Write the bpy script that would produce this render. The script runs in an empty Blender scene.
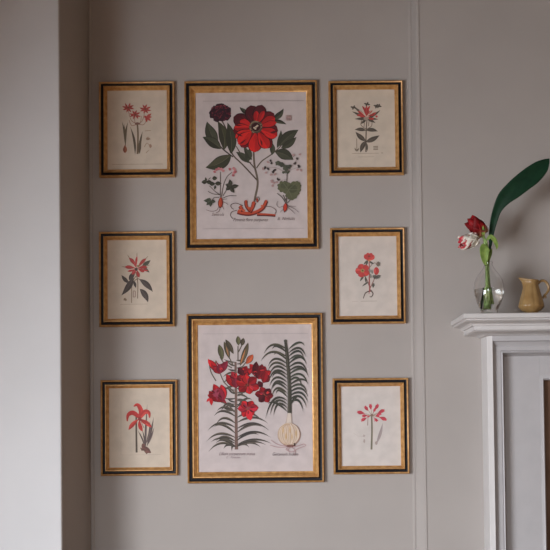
import bpy, bmesh, math, random
from mathutils import Vector, Matrix, Euler
S = bpy.context.scene
COL = S.collection
PI = math.pi
rnd = random.Random(7)

# ------------------------------------------------------------------ camera
D, EYE, F = 4.0, 0.83, 1000.0
PITCH, ROLL, SHIFT = math.radians(1.9), math.radians(0.55), 0.2215
cam_d = bpy.data.cameras.new('camera')
cam = bpy.data.objects.new('camera', cam_d); COL.objects.link(cam)
cam_d.sensor_width = 36; cam_d.lens = 36 * F / 550; cam_d.shift_y = SHIFT
cam.location = (0, -D, EYE)
cam.rotation_euler = (PI / 2 + PITCH, ROLL, 0)
S.camera = cam
CR = Euler((PI / 2 + PITCH, ROLL, 0)).to_matrix()

def at(u, v, y):
    """point of the plane at depth y seen at pixel u, v"""
    d = CR @ Vector(((u - 275) / F, (275 - v + SHIFT * 550) / F, -1))
    t = (y + D) / d.y
    return Vector((0, -D, EYE)) + d * t

def px(y):
    return (y + D) / F

# ------------------------------------------------------------------ helpers
def lin(c):
    f = lambda x: x / 12.92 if x <= 0.04045 else ((x + 0.055) / 1.055) ** 2.4
    return tuple(f(x / 255) for x in c)

def tag(o, label=None, cat=None, group=None, kind=None):
    if label: o['label'] = label
    if cat: o['category'] = cat
    if group: o['group'] = group
    if kind: o['kind'] = kind
    return o

def empty(name, loc):
    o = bpy.data.objects.new(name, None); COL.objects.link(o)
    o.location = loc; o.empty_display_size = 0.05
    return o

def mesh_obj(name, verts, faces, mat, parent=None, loc=None, smooth=None, mats=None, fm=None):
    me = bpy.data.meshes.new(name)
    me.from_pydata([tuple(v) for v in verts], [], faces)
    bm = bmesh.new(); bm.from_mesh(me)
    bmesh.ops.recalc_face_normals(bm, faces=bm.faces)
    bm.to_mesh(me); bm.free()
    for m in (mats or [mat]): me.materials.append(m)
    if fm:
        for p, i in zip(me.polygons, fm): p.material_index = i
    if smooth is not None:
        for p in me.polygons: p.use_smooth = True
        me.set_sharp_from_angle(angle=math.radians(smooth))
    o = bpy.data.objects.new(name, me); COL.objects.link(o)
    if parent: o.parent = parent
    if loc is not None: o.location = loc
    return o

def bevel(o, w, n=2, ang=30):
    m = o.modifiers.new('bevel', 'BEVEL'); m.width = w; m.segments = n
    m.limit_method = 'ANGLE'; m.angle_limit = math.radians(ang)
    return o

def box(x0, x1, y0, y1, z0, z1):
    v = [(x, y, z) for x in (x0, x1) for y in (y0, y1) for z in (z0, z1)]
    f = [(0, 1, 3, 2), (4, 6, 7, 5), (0, 4, 5, 1), (2, 3, 7, 6), (0, 2, 6, 4), (1, 5, 7, 3)]
    return v, f

def sweep(rows, closed_path, closed_profile):
    """rows: one polyline (list of points) for each profile point"""
    n = len(rows[0]); V = [p for r in rows for p in r]; Fc = []
    m = len(rows)
    for i in range(m if closed_profile else m - 1):
        a, b = i * n, ((i + 1) % m) * n
        for j in range(n if closed_path else n - 1):
            k = (j + 1) % n
            Fc.append((a + j, a + k, b + k, b + j))
    if not closed_path and closed_profile:
        Fc.append(tuple(i * n for i in range(m))); Fc.append(tuple(i * n + n - 1 for i in reversed(range(m))))
    return V, Fc

def lathe(prof, n=48, mod=None):
    V = []; Fc = []
    for r, z in prof:
        for k in range(n):
            a = 2 * PI * k / n
            V.append(Vector((r * math.cos(a), r * math.sin(a), z)))
    for i in range(len(prof) - 1):
        for k in range(n):
            j = (k + 1) % n
            Fc.append((i * n + k, i * n + j, (i + 1) * n + j, (i + 1) * n + k))
    Fc.append(tuple(reversed(range(n)))); Fc.append(tuple(range((len(prof) - 1) * n, len(prof) * n)))
    if mod: V = [mod(v) for v in V]
    return V, Fc

def cat(pts, n=8):
    """Catmull-Rom through the points (tuples of any length)"""
    if len(pts) < 3:
        a, b = pts[0], pts[-1]
        return [tuple(x + (y - x) * i / n for x, y in zip(a, b)) for i in range(n + 1)]
    P = [pts[0]] + list(pts) + [pts[-1]]; out = []
    for i in range(1, len(P) - 2):
        for k in range(n):
            t = k / n
            out.append(tuple(0.5 * (2 * b + (c - a) * t + (2 * a - 5 * b + 4 * c - d) * t * t + (3 * b - a - 3 * c + d) * t ** 3)
                             for a, b, c, d in zip(P[i - 1], P[i], P[i + 1], P[i + 2])))
    out.append(tuple(pts[-1]))
    return out

def tube(pts, radii, n=10, flat=1.0):
    """tube through 3-D points with one radius for each"""
    V = []; Fc = []
    P = [Vector(p) for p in pts]; up = Vector((0, -1, 0.13)).normalized()
    for i, p in enumerate(P):
        d = (P[min(i + 1, len(P) - 1)] - P[max(i - 1, 0)]).normalized()
        s = d.cross(up).normalized(); w = s.cross(d).normalized()
        for k in range(n):
            a = 2 * PI * k / n
            V.append(p + (s * math.cos(a) + w * math.sin(a) * flat) * radii[i])
    for i in range(len(P) - 1):
        for k in range(n):
            j = (k + 1) % n
            Fc.append((i * n + k, i * n + j, (i + 1) * n + j, (i + 1) * n + k))
    Fc.append(tuple(reversed(range(n)))); Fc.append(tuple(range((len(P) - 1) * n, len(P) * n)))
    return V, Fc

# ------------------------------------------------------------------ materials
def mat(name, col, rough=0.6, metal=0.0, var=0.0, scale=20.0, col2=None, bump=0.0, bscale=None, spec=0.5, attr=None, trans=0.0, ior=1.45, sub=0.0, stretch=None):
    m = bpy.data.materials.new(name); m.use_nodes = True
    nt = m.node_tree; N = nt.nodes; L = nt.links
    b = N['Principled BSDF']
    b.inputs['Roughness'].default_value = rough; b.inputs['Metallic'].default_value = metal
    b.inputs['Specular IOR Level'].default_value = spec
    b.inputs['Transmission Weight'].default_value = trans; b.inputs['IOR'].default_value = ior
    b.inputs['Base Color'].default_value = (*col, 1)
    tc = N.new('ShaderNodeTexCoord'); mp = N.new('ShaderNodeMapping'); L.new(tc.outputs['Object'], mp.inputs['Vector'])
    if stretch: mp.inputs['Scale'].default_value = stretch
    src = None
    if attr:
        a = N.new('ShaderNodeAttribute'); a.attribute_name = attr; src = a.outputs['Color']
    if var or col2:
        nz = N.new('ShaderNodeTexNoise'); nz.inputs['Scale'].default_value = scale; nz.inputs['Detail'].default_value = 5
        L.new(mp.outputs['Vector'], nz.inputs['Vector'])
        rp = N.new('ShaderNodeMapRange'); rp.inputs['From Min'].default_value = 0.35; rp.inputs['From Max'].default_value = 0.65
        L.new(nz.outputs['Fac'], rp.inputs['Value'])
        mx = N.new('ShaderNodeMix'); mx.data_type = 'RGBA'
        c2 = col2 or tuple(c * (1 - var) for c in col)
        L.new(rp.outputs['Result'], mx.inputs['Factor'])
        if src:
            mx.blend_type = 'MULTIPLY'; L.new(src, mx.inputs['A'])
            mx.inputs['B'].default_value = (1 - var, 1 - var, 1 - var, 1)
        else:
            mx.inputs['A'].default_value = (*col, 1); mx.inputs['B'].default_value = (*c2, 1)
        src = mx.outputs['Result']
    if src: L.new(src, b.inputs['Base Color'])
    if bump:
        n2 = N.new('ShaderNodeTexNoise'); n2.inputs['Scale'].default_value = bscale or scale; n2.inputs['Detail'].default_value = 4
        L.new(mp.outputs['Vector'], n2.inputs['Vector'])
        bp = N.new('ShaderNodeBump'); bp.inputs['Strength'].default_value = 0.5; bp.inputs['Distance'].default_value = bump
        L.new(n2.outputs['Fac'], bp.inputs['Height']); L.new(bp.outputs['Normal'], b.inputs['Normal'])
    if sub:
        b.inputs['Subsurface Weight'].default_value = sub; b.inputs['Subsurface Radius'].default_value = (0.006, 0.004, 0.002)
        b.inputs['Subsurface Scale'].default_value = 0.3
    return m

M = {}
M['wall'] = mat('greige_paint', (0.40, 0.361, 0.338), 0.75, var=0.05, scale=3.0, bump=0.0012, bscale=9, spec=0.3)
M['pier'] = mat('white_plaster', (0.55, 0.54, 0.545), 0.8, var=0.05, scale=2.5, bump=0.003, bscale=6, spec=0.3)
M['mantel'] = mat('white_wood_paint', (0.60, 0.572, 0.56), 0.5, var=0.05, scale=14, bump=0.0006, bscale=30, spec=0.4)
M['slip'] = mat('grey_paint_and_frieze_shade', (0.465, 0.445, 0.45), 0.5, var=0.05, scale=14, bump=0.0006, bscale=30, spec=0.4)
M['gold'] = mat('worn_gilding', (0.64, 0.37, 0.14), 0.34, metal=0.4, scale=55, col2=(0.47, 0.24, 0.08), bump=0.001, bscale=90)
M['gold_rim'] = mat('dull_gilding', (0.57, 0.32, 0.12), 0.42, metal=0.25, scale=60, col2=(0.42, 0.205, 0.07), bump=0.001, bscale=90)
M['black'] = mat('black_lacquer', (0.010, 0.010, 0.014), 0.4, var=0.3, scale=60, bump=0.0004, bscale=80, spec=0.18)
M['ink'] = mat('printed_paper', (0.6, 0.55, 0.5), 0.85, var=0.10, scale=22, attr='ink', spec=0.15)
M['brick'] = mat('brown_clay', (0.20, 0.115, 0.075), 0.8, scale=12, col2=(0.12, 0.065, 0.04), bump=0.003, bscale=40, stretch=(1, 1, 0.35))
M['floor'] = mat('oak_boards', (0.22, 0.12, 0.06), 0.5, scale=4, col2=(0.14, 0.07, 0.03), stretch=(1, 8, 1))
M['ceiling'] = mat('ceiling_paint', (0.22, 0.20, 0.175), 0.9, var=0.04, scale=3)
M['frame_paint'] = mat('window_paint', (0.7, 0.7, 0.7), 0.5, var=0.04, scale=10)
M['glass'] = mat('clear_glass', (1, 1, 1), 0.0, trans=1.0, ior=1.45)
M['water'] = mat('clear_water', (0.985, 1, 0.99), 0.0, trans=1.0, ior=1.33)
M['jug'] = mat('ochre_glaze', (0.31, 0.195, 0.08), 0.3, scale=30, col2=(0.25, 0.145, 0.055), bump=0.0006, bscale=60)
M['dark_leaf'] = mat('dark_leaf', (0.007, 0.036, 0.016), 0.45, spec=0.28, scale=40, col2=(0.004, 0.026, 0.012), bump=0.0005, bscale=120, stretch=(1, 1, 1))
M['green'] = mat('fresh_leaf', (0.22, 0.31, 0.07), 0.55, spec=0.3, scale=60, col2=(0.14, 0.22, 0.045))
M['stem'] = mat('pale_stem', (0.32, 0.45, 0.15), 0.5, scale=80, col2=(0.23, 0.37, 0.10))
M['petal'] = mat('petal', (0.4, 0.02, 0.02), 0.55, spec=0.2, var=0.25, scale=90, attr='tint')

# ------------------------------------------------------------------ the setting
YB = -0.05                                   # face of the chimney breast
YP = -0.42                                   # face of the wall pier
ZF, ZC = 0.0, 3.1
def edge(u0, u1, y):                         # a slightly out-of-plumb arris from floor to ceiling
    a, b = at(u0, 0, y), at(u1, 550, y)
    g = lambda z: a + (b - a) * ((z - a.z) / (b.z - a.z))
    r = [g(ZF), g(ZC)]
    for p in r: p.y = y
    return r
pier_f = edge(59, 62.2, YP); pier_b = edge(88.4, 91.4, 0)
br_b = edge(411, 416.2, 0); br_f = edge(417.8, 426.6, YB)
def st(name, V, Fc, m, **k): return tag(mesh_obj(name, V, Fc, m, **k), kind='structure')

V = [pier_b[0], pier_b[1], br_b[0], br_b[1]]
V += [v + Vector((0, 0.2, 0)) for v in V]
st('wall_back', V, [(0, 2, 3, 1), (4, 5, 7, 6), (0, 1, 5, 4), (2, 6, 7, 3), (1, 3, 7, 5), (0, 4, 6, 2)], M['wall'])
XL, XR, XBR = -1.75, 3.4, 2.35
# wall pier standing proud on the left
V = [Vector((XL, YP, ZF)), Vector((XL, YP, ZC)), pier_f[0], pier_f[1], pier_b[0], pier_b[1], Vector((XL, 0.2, ZF)), Vector((XL, 0.2, ZC)), pier_b[0] + Vector((0, .2, 0)), pier_b[1] + Vector((0, .2, 0))]
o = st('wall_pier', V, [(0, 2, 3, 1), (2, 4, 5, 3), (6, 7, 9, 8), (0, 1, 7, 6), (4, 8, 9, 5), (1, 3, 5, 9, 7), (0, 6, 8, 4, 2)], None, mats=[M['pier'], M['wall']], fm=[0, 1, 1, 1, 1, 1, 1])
bevel(o, 0.007, 3)
# bead in the inner corner
s = px(0)
V = []
for e0, e1, zz in ((pier_b[0], pier_b[1], 0),):
    for dx, dy in ((0, 0), (0, -0.004), (0.004, -0.006), (0.011, -0.004), (0.014, 0)):
        V += [e0 + Vector((dx, dy, 0)), e1 + Vector((dx, dy, 0))]
Fc = [(2 * i, 2 * i + 1, 2 * i + 3, 2 * i + 2) for i in range(4)] + [(0, 2, 4, 6, 8), (1, 9, 7, 5, 3), (0, 8, 9, 1)]
Fc_bead = Fc
st('trim_1', V, Fc, M['wall'], smooth=50)
# chimney breast
V = [br_b[0], br_b[1], br_f[0], br_f[1], Vector((XBR, YB, ZF)), Vector((XBR, YB, ZC)), Vector((XBR, .2, ZF)), Vector((XBR, .2, ZC)), br_b[0] + Vector((0, .2, 0)), br_b[1] + Vector((0, .2, 0))]
o = st('wall_breast', V, [(0, 1, 3, 2), (2, 3, 5, 4), (4, 5, 7, 6), (6, 7, 9, 8), (8, 9, 1, 0), (1, 9, 7, 5, 3), (0, 2, 4, 6, 8)], M['wall'])
bevel(o, 0.0022, 2)
V = []
for dx, dy in ((.001, 0), (-.001, -.0012), (-.005, -.0018), (-.009, -.0012), (-.012, 0)):
    V += [br_b[0] + Vector((dx, dy, 0)), br_b[1] + Vector((dx, dy, 0))]
st('trim_2', V, Fc_bead, M['wall'], smooth=50)
V = []
for dx, dy in ((-.005, .004), (-.0045, -.002), (-.001, -.004), (.003, -.003), (.005, .002)):
    V += [br_f[0] + Vector((dx, dy, 0)), br_f[1] + Vector((dx, dy, 0))]
st('trim_3', V, Fc_bead, M['wall'], smooth=50)
v, f = box(XBR, XR, 0, .2, ZF, ZC); st('wall_alcove', v, f, M['wall'])
YR = -6.4
v, f = box(XL - .4, XR + .2, YR, .2, ZF - .1, ZF); st('floor', v, f, M['floor'])
v, f = box(XL - .4, XR + .2, YR, .2, ZC, ZC + .1); st('ceiling', v, f, M['ceiling'])
def join(L):
    V = []; Fc = []
    for v, f in L:
        n = len(V); V += v; Fc += [tuple(i + n for i in q) for q in f]
    return V, Fc
# sash window in the left wall, and an added one behind the camera for fill
BX0, BX1, BZ0, BZ1 = -1.65, -0.35, 0.3, 1.95
WY0, WY1, WZ0, WZ1 = -4.2, -2.1, 0.15, 1.4
st('wall_left', *join([box(XL - .3, XL, YR, WY0, ZF, ZC), box(XL - .3, XL, WY1, .2, ZF, ZC), box(XL - .3, XL, WY0, WY1, ZF, WZ0), box(XL - .3, XL, WY0, WY1, WZ1, ZC)]), M['wall'])
st('wall_rear', *join([box(XL - .3, BX0, YR - .3, YR, ZF, ZC), box(BX1, XR + .2, YR - .3, YR, ZF, ZC), box(BX0, BX1, YR - .3, YR, ZF, BZ0), box(BX0, BX1, YR - .3, YR, BZ1, ZC)]), M['wall'])
st('window_1', *join([box(XL - .2, XL - .14, WY0, WY0 + .05, WZ0, WZ1), box(XL - .2, XL - .14, WY1 - .05, WY1, WZ0, WZ1),
          box(XL - .2, XL - .14, WY0, WY1, WZ0, WZ0 + .07), box(XL - .2, XL - .14, WY0, WY1, WZ1 - .05, WZ1)]), M['frame_paint'])
st('fill_window', *join([box(BX0, BX0 + .05, YR - .2, YR - .14, BZ0, BZ1), box(BX1 - .05, BX1, YR - .2, YR - .14, BZ0, BZ1),
          box(BX0, BX1, YR - .2, YR - .14, BZ0, BZ0 + .07), box(BX0, BX1, YR - .2, YR - .14, BZ1 - .05, BZ1)]), M['frame_paint'])  # unseen frame added round the rear fill lamp

# ------------------------------------------------------------------ prints: flat ink shapes on paper, drawn in order
GAIN = 1.12
class Art:
    def __init__(s, C, y, paper, rect):
        s.fade = .03 if rect[2] - rect[0] > 100 else .10
        s.C, s.y, s.V, s.F, s.c, s.h = C, y, [], [], [], 0.0
        s.paper = paper
    def p(s, u, v):
        q = at(u, v, s.y) - s.C
        return (q.x, s.y - s.h, q.z)
    def col(s, c, jit=0.06):
        k = 1 + rnd.uniform(-jit, jit); f = s.fade
        return tuple(min(0.85, x * GAIN * k) * (1 - f) + q * f for x, q in zip(lin(c), s.paper))
    def strip(s, L, R, c, c2=None):
        """ribbon between two edges; the inner half may take its own ink"""
        s.h += 0.000012
        n = len(s.V); m = len(L)
        for a, b in zip(L, R):
            mid = ((a[0] + b[0]) / 2, (a[1] + b[1]) / 2)
            s.V += [s.p(*a), s.p(*mid), s.p(*b)]
        ca = s.col(c); cb = s.col(c2, 0) if c2 else ca
        for i in range(m - 1):
            k = n + 3 * i
            s.F += [(k, k + 1, k + 4, k + 3), (k + 1, k + 2, k + 5, k + 4)]
            s.c += [ca, cb]
    def stroke(s, pts, w0, w1=None, c=(70, 62, 55), n=6):
        w1 = w0 if w1 is None else w1
        P = cat(pts, n); L = []; R = []; m = len(P) - 1
        for i, q in enumerate(P):
            a, b = P[max(i - 1, 0)], P[min(i + 1, m)]
            dx, dy = b[0] - a[0], b[1] - a[1]; d = math.hypot(dx, dy) or 1
            w = (w0 + (w1 - w0) * i / m) / 2
            L.append((q[0] - dy / d * w, q[1] + dx / d * w)); R.append((q[0] + dy / d * w, q[1] - dx / d * w))
        s.strip(L, R, c)
    def leaf(s, a, b, w, c, bend=0.0, c2=None, peak=0.45, blunt=0.0, edge=None, vein=None, mid=None):
        """blade from base a to tip b, bent sideways by a share of its length"""
        if edge: s.leaf(a, b, w + (1.9 if w > 7 else 1.2), edge, bend, None, peak, blunt, None, None, mid)
        dx, dy = b[0] - a[0], b[1] - a[1]; ln = math.hypot(dx, dy) or 1; nx, ny = -dy / ln, dx / ln
        m = mid or ((a[0] + b[0]) / 2 + nx * bend * ln, (a[1] + b[1]) / 2 + ny * bend * ln)
        L = []; R = []; C = []; N = 14
        for i in range(N + 1):
            t = i / N
            x = (1 - t) ** 2 * a[0] + 2 * t * (1 - t) * m[0] + t * t * b[0]
            y = (1 - t) ** 2 * a[1] + 2 * t * (1 - t) * m[1] + t * t * b[1]
            tx = 2 * (1 - t) * (m[0] - a[0]) + 2 * t * (b[0] - m[0]); ty = 2 * (1 - t) * (m[1] - a[1]) + 2 * t * (b[1] - m[1])
            d = math.hypot(tx, ty) or 1
            e = math.log(0.5) / math.log(peak)
            k = math.sin(PI * t ** e)
            if blunt: k = k ** (1 - 0.65 * blunt)
            hw = max(0.05, w / 2 * k)
            L.append((x - ty / d * hw, y + tx / d * hw)); R.append((x + ty / d * hw, y - tx / d * hw)); C.append((x, y))
        s.strip(L, R, c, c2)
        if vein: s.stroke(C[1:-2:3], 0.45, 0.25, vein, 2)
    def blob(s, u, v, ru, rv, c, rot=0.0, jag=0.0, n=22, lobes=0, lob=0.0):
        s.h += 0.000012
        k0 = len(s.V); s.V.append(s.p(u, v)); ca = s.col(c); cr, sr = math.cos(rot), math.sin(rot)
        for i in range(n):
            a = 2 * PI * i / n; k = 1 + rnd.uniform(-jag, jag) + lob * abs(math.cos(lobes * a / 2)) - (lob / 2 if lobes else 0)
            x, y = ru * k * math.cos(a), rv * k * math.sin(a)
            s.V.append(s.p(u + x * cr - y * sr, v + x * sr + y * cr))
        for i in range(n):
            s.F.append((k0, k0 + 1 + i, k0 + 1 + (i + 1) % n)); s.c.append(ca)
    def text(s, u, v, body, h, c, width=None):
        """writing in a slanted hand, left end at u, baseline at v"""
        cu = bpy.data.curves.new('t', 'FONT'); cu.body = body; cu.size = 1; cu.shear = 0.35; cu.resolution_u = 2; cu.offset = -0.006
        ob = bpy.data.objects.new('t', cu); me = bpy.data.meshes.new_from_object(ob)
        s.h += 0.000012; n = len(s.V); ca = s.col(c, 0)
        wx = max([q.co.x for q in me.vertices] or [1]); sx = (width / wx) if width else h
        for q in me.vertices: s.V.append(s.p(u + q.co.x * sx, v - q.co.y * h))
        for q in me.polygons:
            s.F.append(tuple(n + i for i in q.vertices)); s.c.append(ca)
        bpy.data.objects.remove(ob); bpy.data.curves.remove(cu); bpy.data.meshes.remove(me)
    def build(s, parent, w, h):
        y = s.y
        V = [(-w / 2, y, -h / 2), (w / 2, y, -h / 2), (w / 2, y, h / 2), (-w / 2, y, h / 2)]
        V += [(a, y + 0.003, c) for a, _, c in V]
        F0 = [(0, 1, 2, 3), (4, 7, 6, 5), (0, 4, 5, 1), (1, 5, 6, 2), (2, 6, 7, 3), (3, 7, 4, 0)]
        cc = [s.paper] * 6 + s.c
        me = bpy.data.meshes.new('print')
        n = len(V); me.from_pydata(V + s.V, [], F0 + [tuple(i + n for i in f) for f in s.F])
        at_ = me.color_attributes.new('ink', 'FLOAT_COLOR', 'CORNER')
        i = 0
        for p, c in zip(me.polygons, cc):
            for _ in p.vertices:
                at_.data[i].color = (*c, 1); i += 1
        me.materials.append(M['ink'])
        o = bpy.data.objects.new('print', me); COL.objects.link(o); o.parent = parent
        return o

DK = (62, 56, 50); OL = (72, 70, 54); GN = (70, 72, 58); RED = (186, 32, 34); MAR = (74, 24, 32); BR = (84, 70, 60)

def art_peony(A):
    st_ = (96, 84, 72)
    # stems
    A.stroke([(253.5, 150), (254.5, 165), (257.3, 178), (257.5, 186), (255.5, 196), (254, 204)], 1.9, 2.3, st_)
    A.stroke([(222, 121), (226, 129), (230.5, 146), (233, 155), (243, 165), (257, 180)], 1.2, 1.5, BR)
    A.stroke([(236, 146), (243, 157), (250, 163), (256, 170)], 1.0, 1.2, BR)
    A.stroke([(246, 160), (251, 163)], 1.0, 1.0, BR)
    A.stroke([(256.5, 168), (262, 161), (272, 154), (281, 146)], 1.3, 1.0, st_)
    A.stroke([(217, 143), (224, 150), (233, 157)], 1.4, 1.2, DK)
    # leaves behind the flower
    A.leaf((249, 114), (239.5, 107), 4.2, GN, -0.1, (46, 48, 40))
    A.leaf((272, 119), (283.5, 108.5), 6, GN, 0.25, (46, 48, 40))
    A.leaf((272, 121), (286.5, 124.5), 4, GN, -0.15, (46, 48, 40))
    A.leaf((249, 163), (236, 152), 7, GN, 0.12, (58, 60, 48))
    A.leaf((246, 162), (249.5, 148), 7, GN, 0.15, (58, 60, 48))
    A.leaf((252, 160), (244, 145), 5, GN, -0.1, (58, 60, 48))
    A.leaf((272, 155), (271, 142), 5.5, GN, 0.15, (58, 60, 48))
    A.leaf((277, 148), (281, 130), 5, GN, 0.12, (58, 60, 48))
    # left leaf group
    A.leaf((218, 144), (207, 121.5), 9.5, GN, -0.14, (58, 60, 48), edge=(52, 50, 42), vein=(96, 92, 76))
    A.leaf((221, 149), (202.5, 137), 8, GN, 0.1, (48, 50, 40), edge=(52, 50, 42), vein=(92, 88, 72))
    A.leaf((224, 150), (217.5, 121), 8.5, (64, 64, 46), 0.2, (54, 54, 42), edge=(52, 50, 42), vein=(96, 92, 76))
    A.leaf((231, 154), (227.5, 122.5), 8.5, (60, 62, 48), 0.12, (52, 54, 42), edge=(52, 50, 42), vein=(94, 90, 74))
    A.leaf((231, 154.5), (205.5, 167.5), 11, (74, 74, 56), -0.18, (58, 60, 46), edge=(52, 50, 42), vein=(100, 96, 80))
    # right leaf group
    A.leaf((279.5, 146), (298.5, 130), 9, GN, -0.12, (58, 60, 48), edge=(52, 50, 42), vein=(92, 88, 72))
    A.leaf((281, 148), (296.5, 137), 6, GN, 0.12, (58, 60, 48), edge=(52, 50, 42))
    A.leaf((275, 152), (293.5, 160), 9, GN, -0.16, (58, 60, 48), edge=(52, 50, 42), vein=(92, 88, 72))
    # pompon
    A.blob(220.6, 113, 11.2, 9, (46, 24, 34), jag=0.12, n=34)
    for i in range(110):
        a = rnd.uniform(0, 2 * PI); r = math.sqrt(rnd.random()); u, v = 220.6 + 10.3 * r * math.cos(a), 112.6 + 8.3 * r * math.sin(a)
        b = rnd.uniform(0, 2 * PI)
        A.leaf((u - math.cos(b), v - math.sin(b)), (u + math.cos(b), v + math.sin(b)), 1.1, rnd.choice([(104, 34, 48), (84, 26, 42), (122, 46, 58), (48, 26, 40), (34, 22, 32)]))
    # big flower: back petals dark, front petals red
    c0 = (255.5, 127.5)
    for tip, w, c in (((233.5, 117), 13, MAR), ((250.5, 105.5), 13, MAR), ((262, 105), 12, MAR), ((274, 113.5), 12, (92, 24, 32)), ((278, 131), 12, (92, 24, 32)), ((233, 131), 12, (96, 22, 30)), ((241, 147.5), 11, (120, 24, 30)), ((271, 148), 11, (116, 24, 30))):
        A.leaf(c0, tip, w, c, 0.0, None, 0.62, 0.75, edge=(44, 18, 24))
    for tip, w, c, c2 in (((240, 121), 8, RED, RED), ((256.5, 111), 6, RED, (160, 28, 32)), ((264, 111), 5.5, RED, (150, 26, 30)), ((275, 118), 10, (196, 36, 36), (160, 28, 30)),
                          ((276.5, 122.5), 6, (188, 34, 34), None), ((234, 128), 8, (204, 38, 36), (150, 26, 30)), ((235.5, 138), 9, (206, 38, 34), (176, 30, 30)), ((238.5, 144.5), 12, (210, 38, 34), (188, 32, 30)),
                          ((254.5, 152.5), 13.5, (206, 36, 34), (178, 30, 32)), ((268, 148.5), 11.5, (204, 36, 34), (172, 28, 30)), ((277.3, 136), 11, (206, 38, 36), (176, 30, 30))):
        A.leaf((c0[0] + (tip[0] - c0[0]) * .2, c0[1] + (tip[1] - c0[1]) * .2), tip, w * .92, c, 0.0, c2, 0.64, 0.6, edge=(66, 18, 24))
    for k in range(26):                                   # fine petal veins
        a = 2 * PI * k / 26 + rnd.uniform(-.1, .1); r = rnd.uniform(12, 19)
        A.stroke([(255.8 + (r - 6) * math.cos(a), 127.2 + (r - 6) * math.sin(a)), (255.8 + r * math.cos(a), 127.2 + r * math.sin(a))], .35, .2, (132, 24, 28), 2)
    for a, b, w in (((236, 133), (243, 136.5), 1.8), ((234.5, 125), (242, 125.5), 1.5), ((240, 144), (246, 139), 1.6), ((270, 133), (278, 130.5), 2.4), ((266, 117), (262, 121), 1.4), ((262, 146), (260, 139), 1.6)): A.leaf(a, b, w, (88, 22, 28), .1)
    A.blob(255.8, 127.2, 6.6, 6.4, (98, 82, 68), jag=0.07, n=30)
    for i in range(26):
        a = 2 * PI * i / 26; A.blob(255.8 + 5.7 * math.cos(a), 127.2 + 5.6 * math.sin(a), 0.6, 0.6, rnd.choice([(142, 122, 96), (64, 46, 42)]), n=7)
    A.blob(255.8, 127.2, 4.4, 4.2, (54, 22, 26), n=20)
    for u, v in ((254.3, 128), (256.2, 127), (257.4, 126), (255.4, 129)): A.blob(u, v, 1.1, 0.9, (196, 178, 156), n=9)
    # root
    O = (176, 72, 50); OD = (96, 36, 34)
    for pts, w in (([(237.5, 211.5), (243, 213), (250, 213.5), (257, 211.5), (263, 207.5), (266.5, 200.5)], 4.2), ([(254, 202), (252.5, 207), (250, 212)], 4), ([(245.8, 200.5), (246.5, 206), (250, 211)], 3.2), ([(257, 198.5), (257.5, 202)], 1.5), ([(240, 206), (243, 211)], 3.6), ([(257, 214.3), (266, 214.5), (275.5, 215.3)], 2.4)):
        A.stroke([(a, b + 0.6) for a, b in pts], w * .8 + 1, w * .7 + .7, OD); A.stroke([(a, b - .2) for a, b in pts], w * .74, w * .5, O)
    for u, v in ((244, 210.5), (249, 208), (262, 206), (240, 210)): A.blob(u, v, 1.4, 1, (192, 92, 62), n=9)
    for pts in ([(243, 206), (236, 203.3), (231, 205), (231.5, 208), (234, 209.5)], [(237, 210.5), (232, 212), (230.5, 215.5), (233, 219)], [(264, 206.5), (271, 207), (276, 210.5), (275, 214)], [(255, 200), (258, 197), (259.5, 199.5), (258, 201.5)]): A.stroke(pts, 0.7, 0.5, (92, 70, 66))
    # little plant on the left
    for pts in ([(220.3, 197), (220.4, 182), (220.3, 172)], [(221.5, 197), (223.3, 186), (227, 177), (232, 172.5)], [(220, 195), (215, 191.5), (209.5, 186)], [(223, 196), (226, 191), (228, 188)], [(220, 195), (213, 194), (208, 191.5)], [(222.5, 198.5), (229, 196), (236.5, 196)], [(219.5, 197.5), (214, 198), (212, 201)]): A.stroke(pts, 0.7, 0.6, (84, 74, 68))
    for u, v, a in ((204.5, 180.5, 2.6), (206, 176.5, 1.9), (209.5, 175.5, 1.5), (209, 181, 0.4), (212, 183, 0.3), (214.5, 180.5, 5.6), (218, 183, 0.2), (215, 184.5, 1.2)): A.leaf((u - 3 * math.cos(a), v + 3 * -math.sin(a) * -1), (u + 3.6 * math.cos(a), v + 3.6 * math.sin(a)), 4.2, (70, 70, 58), 0, (54, 54, 46))
    for tip in ((229.5, 179.5), (238.8, 185.5), (234.5, 193), (226, 190.5), (225.5, 184.5)): A.leaf((230.5, 187), tip, 4.2, (70, 68, 58), 0.08, (54, 54, 46))
    for tip in ((203.5, 201), (207, 198.8), (215.5, 202), (210.5, 207), (206.5, 205.5)): A.leaf((211, 201), tip, 3.6, (78, 82, 68), 0.05, (62, 66, 54))
    for u, v in ((214.6, 172), (216.5, 169.8), (219, 168.8), (221.3, 169.6), (223.3, 171), (229.8, 169.5), (233.6, 168.5), (234.6, 169.6), (234, 173.2), (233, 175.6), (235.2, 172.2)): A.blob(u, v, 1.5, 1.4, rnd.choice([(178, 106, 110), (164, 92, 98), (190, 128, 130)]), jag=.2, n=9)
    A.leaf((221, 197), (220, 208.5), 5, OD, 0, None, .55, .6); A.leaf((221, 197.5), (220.2, 207.5), 3.8, (186, 78, 48), 0, (160, 62, 44), .55, .6)
    for pts in ([(219, 206), (217, 210), (212, 211.5), (206, 210)], [(220, 208), (219, 211.5), (216, 213)], [(222, 206), (224, 209.5)], [(223, 202), (226.5, 203.5), (228, 205)], [(222, 200), (227, 199)]): A.stroke(pts, 0.6, 0.4, (110, 90, 88))
    # little plant on the right
    for pts in ([(286.5, 203), (286.7, 185), (287, 172)], [(285.5, 203), (282, 197.5), (277, 193.5)], [(287.5, 203), (292, 198.5)], [(286, 201), (283, 195)]): A.stroke(pts, 0.9, 0.7, (84, 78, 72))
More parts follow.
